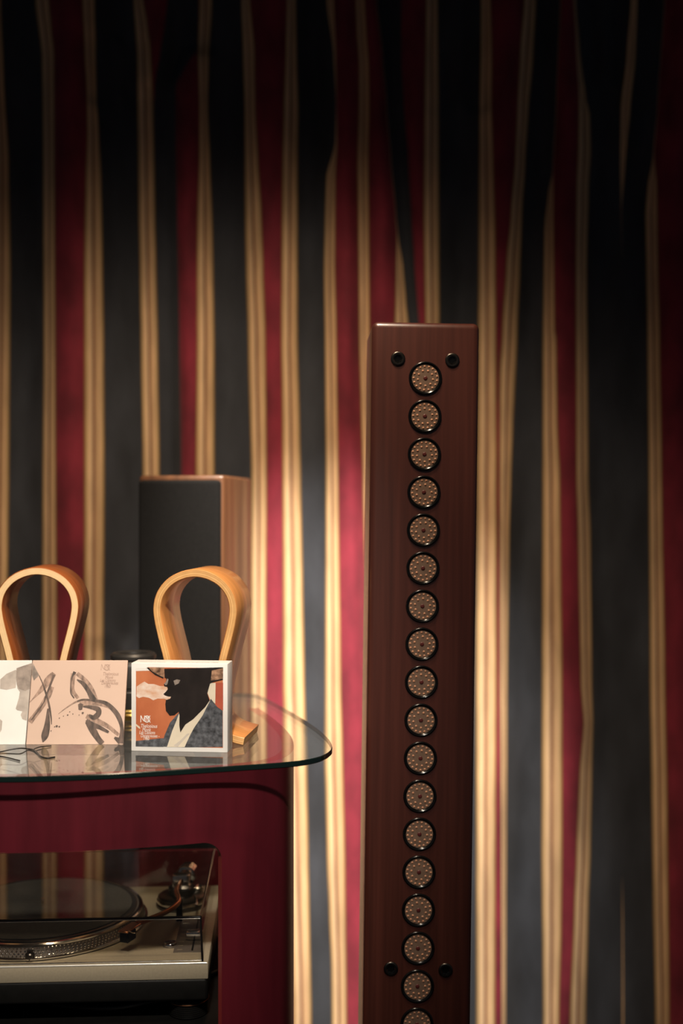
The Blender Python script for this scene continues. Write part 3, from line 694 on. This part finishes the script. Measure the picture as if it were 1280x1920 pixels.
# ------------------------------------------------------------------ open gatefold sleeve leaning on the left stand
def build_sleeve():
    lean = math.atan2(0.037, 0.1205); L = 0.1262; wd = 0.1450; th = 0.004
    xf = (48 - 640) * 1.693 / F      # the fold
    root = empty('gatefold_sleeve', (xf, 1.6930, ZG), (0, 0, 0))
    tag(root, 'open gatefold disc sleeve, pink panel with brush strokes, leaning behind a thin cable', 'disc sleeve')
    R_ = (-lean, 0, 0)
    pk = box('pink_panel', (wd / 2 + 0.0003, th / 2, L / 2), (wd - 0.0006, th, L), M['pink'], root, 0.0004, 1, rot=R_)
    wp = box('photo_panel', (-wd / 2 - 0.0003, th / 2, L / 2), (wd - 0.0006, th, L), M['paleprint'], root, 0.0004, 1, rot=R_)
    # crop 2 (5.12x of x 0..250, y 1225..): map to panel coordinates
    def g(x, y):
        px, py = x / 5.12, 1225 + y / 5.12
        k = (1397 - py) / 158.0
        xl = 48 + 12.5 * k; xr = 231 + 9 * k
        return ((px - xl) / (xr - xl) * wd, k * L)
    f = lambda nm, pts, mt, par, off: flat(nm, [g(*p) for p in pts], M[mt], par, off)
    # photo side: a pale half-tone profile
    f('printed_cap', [(0, 260), (60, 205), (150, 165), (165, 180), (150, 340), (60, 360), (0, 350)], 'greylight', wp, 0.0002)
    f('printed_profile', [(158, 150), (200, 135), (312, 98), (300, 215), (285, 370), (272, 500), (256, 655), (215, 640), (198, 600), (215, 565), (165, 555), (150, 540), (180, 440), (190, 380), (165, 345), (155, 250)], 'greylight', wp, 0.0003)
    f('printed_hair', [(158, 150), (200, 135), (312, 98), (300, 215), (288, 350), (240, 370), (180, 350), (160, 310), (155, 240)], 'greyprint', wp, 0.0004)
    f('printed_shade', [(0, 640), (22, 660), (15, 740), (0, 770)], 'greylight', wp, 0.0003)
    f('printed_hair_edge', [(316, 100), (345, 160), (375, 215), (355, 238), (325, 270), (305, 215)], 'greyprint', pk, 0.0003)
    s = 1 / 5.12 * wd / 183.0        # crop pixels to metres
    def st(nm, list_, mt, off):
        strokes(nm, [([g(*p) for p in pts], [x * s * 1.22 for x in wds]) for pts, wds in list_], M[mt], pk, off)
    st('pale_brush_stroke', [
        ([(285, 480), (340, 420), (420, 330), (470, 260), (520, 200)], [4, 16, 46, 62, 40]),
        ([(285, 670), (340, 600), (400, 520), (460, 420), (500, 330)], [44, 40, 40, 46, 34]),
        ([(705, 200), (695, 290), (700, 370), (750, 440)], [40, 36, 30, 24]),
        ([(740, 200), (820, 270), (880, 360), (920, 460)], [30, 34, 40, 38]),
        ([(770, 505), (860, 480), (960, 490), (1050, 520), (1120, 590)], [50, 44, 40, 30, 22]),
        ([(560, 590), (640, 530), (720, 480), (780, 460)], [2, 8, 12, 18]),
        ([(830, 610), (920, 650), (1040, 710), (1140, 790)], [34, 40, 30, 24]),
        ([(870, 700), (900, 780), (960, 870)], [30, 26, 22])], 'inkpale', 0.0003)
    st('brush_stroke', [
        ([(300, 650), (360, 570), (420, 480), (450, 400), (520, 215)], [10, 14, 8, 14, 18]),
        ([(375, 220), (410, 300), (440, 390), (470, 500), (490, 620), (495, 690)], [6, 8, 14, 16, 12, 6]),
        ([(462, 540), (458, 640), (450, 720), (430, 800), (412, 858)], [14, 34, 50, 56, 8]),
        ([(720, 185), (690, 250), (680, 380), (712, 440)], [26, 12, 10, 8]),
        ([(740, 260), (800, 300), (850, 370), (890, 440), (920, 460)], [8, 30, 34, 44, 30]),
        ([(740, 470), (800, 455), (920, 465), (1020, 490), (1100, 560), (1150, 640), (1172, 740), (1160, 870)], [8, 14, 20, 30, 36, 36, 28, 50]),
        ([(752, 525), (772, 522), (795, 525)], [40, 54, 40]),
        ([(800, 520), (860, 525), (940, 545), (945, 590), (900, 625), (855, 600)], [10, 24, 40, 44, 40, 14]),
        ([(830, 650), (880, 690), (960, 720), (1045, 765)], [20, 40, 30, 18]),
        ([(840, 660), (890, 740), (940, 820), (985, 872)], [40, 54, 44, 40]),
        ([(1100, 815), (1140, 840), (1160, 860)], [16, 40, 40])], 'ink', 0.0005)
    spl = []
    for (x, y, r) in ((650, 600, 14), (700, 590, 9), (795, 580, 22), (570, 630, 9), (545, 705, 22), (570, 710, 16), (525, 712, 10), (610, 610, 7), (490, 750, 10), (670, 570, 8), (760, 600, 8)):
        spl.append(([(x - r / 2, y), (x, y + 2), (x + r / 2, y - 3)], [2, r * 0.8, 2]))
    st('ink_splatter', spl, 'ink', 0.0005)
    a = g(972, 172); monogram(pk, a[0], a[1], 0.0095, 0.0003, M['inkline'], 0.0005)
    for t, x, y, sz in (('Thelonious', 985, 220, 0.0072), ('Monk', 1008, 255, 0.0072), ('Les Liaisons', 960, 282, 0.0066), ('Dangereuses', 972, 308, 0.0066), ('1960', 1000, 340, 0.0064)):
        p = g(x, y); text_mesh('handwriting', t, sz, M['inkline'], pk, (p[0], -0.0003, p[1]), shear=0.25, sx=0.74)
build_sleeve()

# ------------------------------------------------------------------ dark canister behind
def build_canister():
    root = empty('canister', ((250 - 640) * 1.93 / F, 1.93, ZG))
    tag(root, 'dark grey ringed canister with brass base between sleeve and white box', 'canister')
    lathe_obj('body', [(0, 0.017), (0.041, 0.017), (0.0425, 0.020), (0.0425, 0.045), (0.041, 0.047), (0.041, 0.051), (0.0425, 0.053), (0.0425, 0.088), (0.040, 0.094), (0.036, 0.097)], M['canister'], root, 48)
    lathe_obj('top_ring', [(0.0362, 0.096), (0.0385, 0.099), (0.0385, 0.104), (0.035, 0.108), (0.029, 0.1085), (0.025, 0.106), (0.024, 0.100), (0, 0.0985)], M['canister'], root, 48)
    lathe_obj('brass_base', [(0, 0), (0.044, 0), (0.0455, 0.003), (0.0455, 0.008), (0.043, 0.011), (0.044, 0.014), (0.042, 0.0172), (0, 0.0172)], M['brass'], root, 48)
build_canister()

# ------------------------------------------------------------------ thin cable on the glass
def gp(px, py, h=0.0012):
    D = (CAMZ - ZG - h) * F / (py - 960); return ((px - 640) * D / F, D, ZG + h)
cb = empty('thin_cable', gp(-40, 1418, 0))
tag(cb, 'thin black cable with split ends lying on the glass before the sleeve', 'cable')
off = Vector(cb.location)
def loc_pts(l): return [Vector(p) - off for p in l]
tube_obj('lead', loc_pts(catmull([gp(37, 1426.5), gp(20, 1422), gp(0, 1418), gp(-30, 1416), gp(-45, 1420), gp(-30, 1416), gp(0, 1410), gp(20, 1405.5, .003), gp(38, 1403, .004), gp(52, 1404), gp(62, 1405.5)], 6)), 0.0010, M['wire'], cb)
tube_obj('split_end', loc_pts(catmull([gp(62, 1405.5), gp(67, 1409), gp(76, 1418), gp(88, 1421.5), gp(103, 1419.5)], 6)), 0.0012, M['wire'], cb)
tube_obj('split_end', loc_pts(catmull([gp(62, 1405.5), gp(68, 1402.5, .002), gp(80, 1399.5, .002), gp(96, 1398.5)], 5)), 0.0008, M['wire'], cb)

# ------------------------------------------------------------------ turntable in the bay
def build_turntable():
    wd, dp = 0.453, 0.353
    # right front corner at (-0.199, 1.70); origin at the middle of the front
    rx, ry = -0.199, 1.700
    ox = rx - wd / 2 * math.cos(TH); oy = ry - wd / 2 * math.sin(TH)
    ZS = 0.534
    root = empty('turntable', (ox, oy, ZS), (0, 0, TH))
    tag(root, 'silver and black direct drive turntable under a closed clear dust cover', 'turntable')
    # feet
    def foot():
        prof_ = [(0, 0), (0.026, 0)]
        for k in range(6):
            z = 0.002 + k * 0.003
            prof_ += [(0.030, z), (0.030, z + 0.0016), (0.0285, z + 0.0022), (0.0285, z + 0.0028)]
        prof_ += [(0.031, 0.021), (0.031, 0.026), (0.024, 0.028), (0.024, 0.035)]
        bm = bmesh.new(); lathe(bm, prof_, 36); me = bpy.data.meshes.new('foot'); bm.to_mesh(me); bm.free(); return me
    fm = foot(); tr_me = None
    for x, y in ((wd / 2 - 0.033, 0.045), (-wd / 2 + 0.033, 0.045), (wd / 2 - 0.033, dp - 0.045), (-wd / 2 + 0.033, dp - 0.045)):
        ft = link_mesh('foot', fm, M['black'], root, (x, y, 0)); auto(ft, 30)
        lathe_obj('foot_trim', [(0.0311, 0.0216), (0.0318, 0.0222), (0.0318, 0.0232), (0.0311, 0.0238)], M['copper'], ft, 36)
    box('rubber_base', (0, dp / 2, 0.052), (wd - 0.002, dp - 0.002, 0.034), M['black'], root, 0.005, 3)
    zt = 0.093
    box('plinth', (0, dp / 2, 0.0805), (wd, dp, 0.0250), M['silver'], root, 0.0018, 2)
    tube_obj('plinth_highlight', [(-wd / 2 + 0.002, 0.0012, zt - 0.0012), (wd / 2 - 0.002, 0.0012, zt - 0.0012)], 0.0016, M['silver_highlight'], root)  # bright line modelled in place of the highlight on the plinth's front bevel
    # platter
    pcx, pcy = -wd / 2 + 0.172, 0.183
    pl = lathe_obj('platter', [(0, 0.002), (0.166, 0.002), (0.1665, 0.0045), (0.1645, 0.0055), (0.1600, 0.0195), (0.1600, 0.0205), (0.1585, 0.0225), (0.154, 0.0228), (0.1535, 0.0215), (0, 0.0215)], M['graphite'], root, 128, loc=(pcx, pcy, zt))
    lathe_obj('platter_rim', [(0.1606, 0.0192), (0.1608, 0.0212), (0.1590, 0.0231), (0.1545, 0.0235), (0.1535, 0.0215)], M['chrome'], pl, 128)
    lathe_obj('platter_skirt', [(0.1660, 0.001), (0.1690, 0.0022), (0.1690, 0.0042), (0.1648, 0.0060)], M['chrome'], pl, 128)
    # strobe dots on the slanted rim
    bm = bmesh.new()
    for row in range(4):
        f_ = (row + 0.5) / 4; r = 0.1648 - 0.0046 * f_ + 0.0004; z = 0.0058 + 0.0132 * f_
        n = (172, 166, 160, 176)[row]; rad = (0.0014, 0.0018, 0.0016, 0.0012)[row]
        for k in range(n):
            a = 2 * math.pi * k / n
            c = Vector((r * math.cos(a), r * math.sin(a), z)); tv = Vector((-math.sin(a), math.cos(a), 0)); sl = Vector((-math.cos(a) * 0.31, -math.sin(a) * 0.31, 0.95)); nv = tv.cross(sl)
            vs = [bm.verts.new(c + (tv * math.cos(q * math.pi / 3) + sl * math.sin(q * math.pi / 3)) * rad) for q in range(6)]
            ap = bm.verts.new(c + nv * 0.0006)
            for q in range(6): bm.faces.new((vs[q], vs[(q + 1) % 6], ap))
    bmesh.ops.recalc_face_normals(bm, faces=bm.faces)
    tag(bm_obj('strobe_dots', bm, M['chrome'], pl), kind='stuff')
    rec = []
    for k in range(40): rec += [(0.150 - k * 0.0024, 0.0245 + 0.0002 * (k % 2))]
    lathe_obj('record', [(0.1515, 0.0222), (0.1520, 0.0235), (0.1510, 0.0248)] + rec + [(0.05, 0.0246), (0, 0.0246)], M['vinyl'], pl, 96)
    lathe_obj('slip_mat', [(0.1430, 0.0246), (0.1430, 0.0256), (0, 0.0258)], M['felt'], pl, 96)
    lathe_obj('spindle', [(0.0036, 0.024), (0.0036, 0.036), (0.0028, 0.039), (0, 0.040)], M['chrome'], pl, 20)
    # target lamp in front of the platter
    tl = lathe_obj('target_lamp', [(0.0075, 0), (0.0075, 0.010), (0.006, 0.012), (0.0050, 0.012), (0.0050, 0.016), (0, 0.0165)], M['steel'], root, 24, loc=(wd / 2 - 0.2675, 0.022, zt))
    # start/stop style round button
    rb = lathe_obj('round_button', [(0.0105, 0), (0.0105, 0.0035), (0.0095, 0.005), (0.006, 0.0056), (0, 0.0058)], M['chrome'], root, 32, loc=(wd / 2 - 0.0630, 0.070, zt))
    lathe_obj('button_ring', [(0.0105, 0.0), (0.0122, 0.0), (0.0122, 0.0012), (0.0105, 0.0016)], M['graphite'], rb, 32)
    # pitch fader
    pf = box('pitch_panel', (wd / 2 - 0.034, 0.115, zt + 0.0004), (0.044, 0.150, 0.0010), M['graphite'], root, 0.0003, 1)
    box('fader_slot', (wd / 2 - 0.0275, 0.115, zt + 0.0010), (0.0028, 0.140, 0.0008), M['black'], pf)
    kb = box('fader_knob', (wd / 2 - 0.0275, 0.095, zt + 0.0075), (0.026, 0.017, 0.012), M['chrome'], pf, 0.002, 2)
    for k in range(9): box('pitch_tick', (wd / 2 - 0.047, 0.05 + k * 0.016, zt + 0.0011), (0.008, 0.0009, 0.0004), M['silver'], pf)
    text_mesh('plinth_lettering', 'Technics', 0.0085, M['graphite'], root, (wd / 2 - 0.215, 0.006, zt + 0.0003), rot=(0, 0, 0), space=1.1)
    text_mesh('plinth_lettering', 'Quartz', 0.0065, M['graphite'], root, (wd / 2 - 0.160, 0.006, zt + 0.0003), rot=(0, 0, 0))
    # tonearm
    px_, py_ = wd / 2 - 0.062, 0.255
    ta = lathe_obj('tonearm_base', [(0.043, 0), (0.043, 0.004), (0.040, 0.006), (0.040, 0.016), (0.036, 0.019), (0.022, 0.020), (0.022, 0.030), (0, 0.030)], M['steel'], root, 48, loc=(px_, py_, zt))
    lathe_obj('height_dial', [(0.0405, 0.006), (0.0418, 0.007), (0.0418, 0.011), (0.0405, 0.012)], M['chrome'], ta, 48)
    hx, hy = -0.064, -0.217      # headshell relative to the pivot, arm parked on its rest
    arm = catmull([(0.006, 0.02, 0.040), (0, 0, 0.040), (-0.004, -0.05, 0.040), (0.004, -0.10, 0.039), (-0.012, -0.145, 0.038), (hx + 0.012, hy + 0.028, 0.036)], 8)
    tube_obj('arm_tube', arm, 0.0042, M['copper'], ta, 12)
    box('pivot_yoke', (0, 0, 0.040), (0.030, 0.022, 0.026), M['chrome'], ta, 0.003, 2)
    cw = bmesh.new(); lathe(cw, [(0, 0.0), (0.013, 0.0), (0.0175, 0.002), (0.0175, 0.010), (0.0160, 0.011), (0.0175, 0.012), (0.0175, 0.026), (0.013, 0.029), (0, 0.029)], 36, 'Y')
    auto(bm_obj('counterweight', cw, M['chrome'], ta, (0.004, 0.026, 0.040), (0, 0, -0.15)), 35)
    ag = math.atan2(-(hx + 0.02), -(hy + 0.05))
    hs = box('headshell', (0, -0.020, 0), (0.017, 0.042, 0.0028), M['copper'], ta, 0.001, 1, loc=(hx + 0.012, hy + 0.028, 0.037), rot=(0, 0, -0.42))
    box('cartridge', (0, -0.026, -0.0095), (0.0155, 0.024, 0.016), M['black'], hs, 0.0015, 1)
    tube_obj('finger_lift', [(0.008, -0.036, 0.001), (0.018, -0.041, 0.001), (0.025, -0.045, 0.004)], 0.001, M['chrome'], hs, 6)
    box('arm_rest', (0.004, -0.085, 0.020), (0.010, 0.008, 0.036), M['black'], ta, 0.001, 1)
    tube_obj('cue_lever', [(0.024, -0.018, 0.018), (0.030, -0.050, 0.024), (0.031, -0.072, 0.022)], 0.0022, M['chrome'], ta, 8)
    lathe_obj('anti_skate_knob', [(0.011, 0.012), (0.011, 0.026), (0.009, 0.028), (0, 0.028)], M['chrome'], ta, 24, loc=(0.026, 0.012, 0))
    # dust cover: five clear sheets with dark edges
    dc_w, dc_d, dc_h, z0 = 0.437, 0.345, 0.064, zt + 0.0008
    x0, x1, y0, y1, z1 = -dc_w / 2 - 0.001, dc_w / 2 - 0.001, 0.004, 0.004 + dc_d, z0 + dc_h
    y0t = y0 + 0.006
    cov = mesh('dust_cover', [(x0, y0, z0), (x1, y0, z0), (x1, y1, z0), (x0, y1, z0), (x0 + .003, y0t, z1), (x1 - .003, y0t, z1), (x1 - .003, y1, z1), (x0 + .003, y1, z1)],
               [(0, 1, 5, 4), (1, 2, 6, 5), (2, 3, 7, 6), (3, 0, 4, 7), (4, 5, 6, 7)], M['cover'], root)
    e = 0.0018
    for a, b in (((x0 + .003, y0t, z1), (x1 - .003, y0t, z1)), ((x1, y0, z0), (x1 - .003, y0t, z1)), ((x0, y0, z0), (x0 + .003, y0t, z1)), ((x1 - .003, y0t, z1), (x1 - .003, y1, z1)), ((x0 + .003, y0t, z1), (x0 + .003, y1, z1))):
        tube_obj('cover_edge', [a, b], e, M['cover_edge'], cov, 8)
    tube_obj('cover_edge', [(x0, y0, z0 + 0.001), (x1, y0, z0 + 0.001)], 0.0010, M['chrome'], cov, 8)
    tube_obj('cover_highlight_edge', [(x0 + .003, y0t - 0.0016, z1 - 0.002), (x1 - .003, y0t - 0.0016, z1 - 0.002)], 0.0007, M['chrome'], cov, 8)  # chrome line imitates the white highlight along the cover's top front edge
build_turntable()

# cable on the shelf under the turntable
ZS = 0.534
cb2 = empty('audio_cable', (-0.30, 1.735, ZS), (0, 0, 0))
tag(cb2, 'dark audio cable with metal plug on the shelf below the turntable', 'cable')
tube_obj('lead', catmull([(0.10, 0.16, 0.004), (0.06, 0.10, 0.006), (0.04, 0.04, 0.012), (0.0, 0.0, 0.018), (-0.05, -0.01, 0.014), (-0.13, 0.02, 0.004), (-0.2, 0.06, 0.004)], 8), 0.0035, M['wire'], cb2)
tube_obj('plug', [(0.033, 0.02, 0.0145), (0.012, 0.006, 0.0175)], 0.0048, M['steel'], cb2, 12)
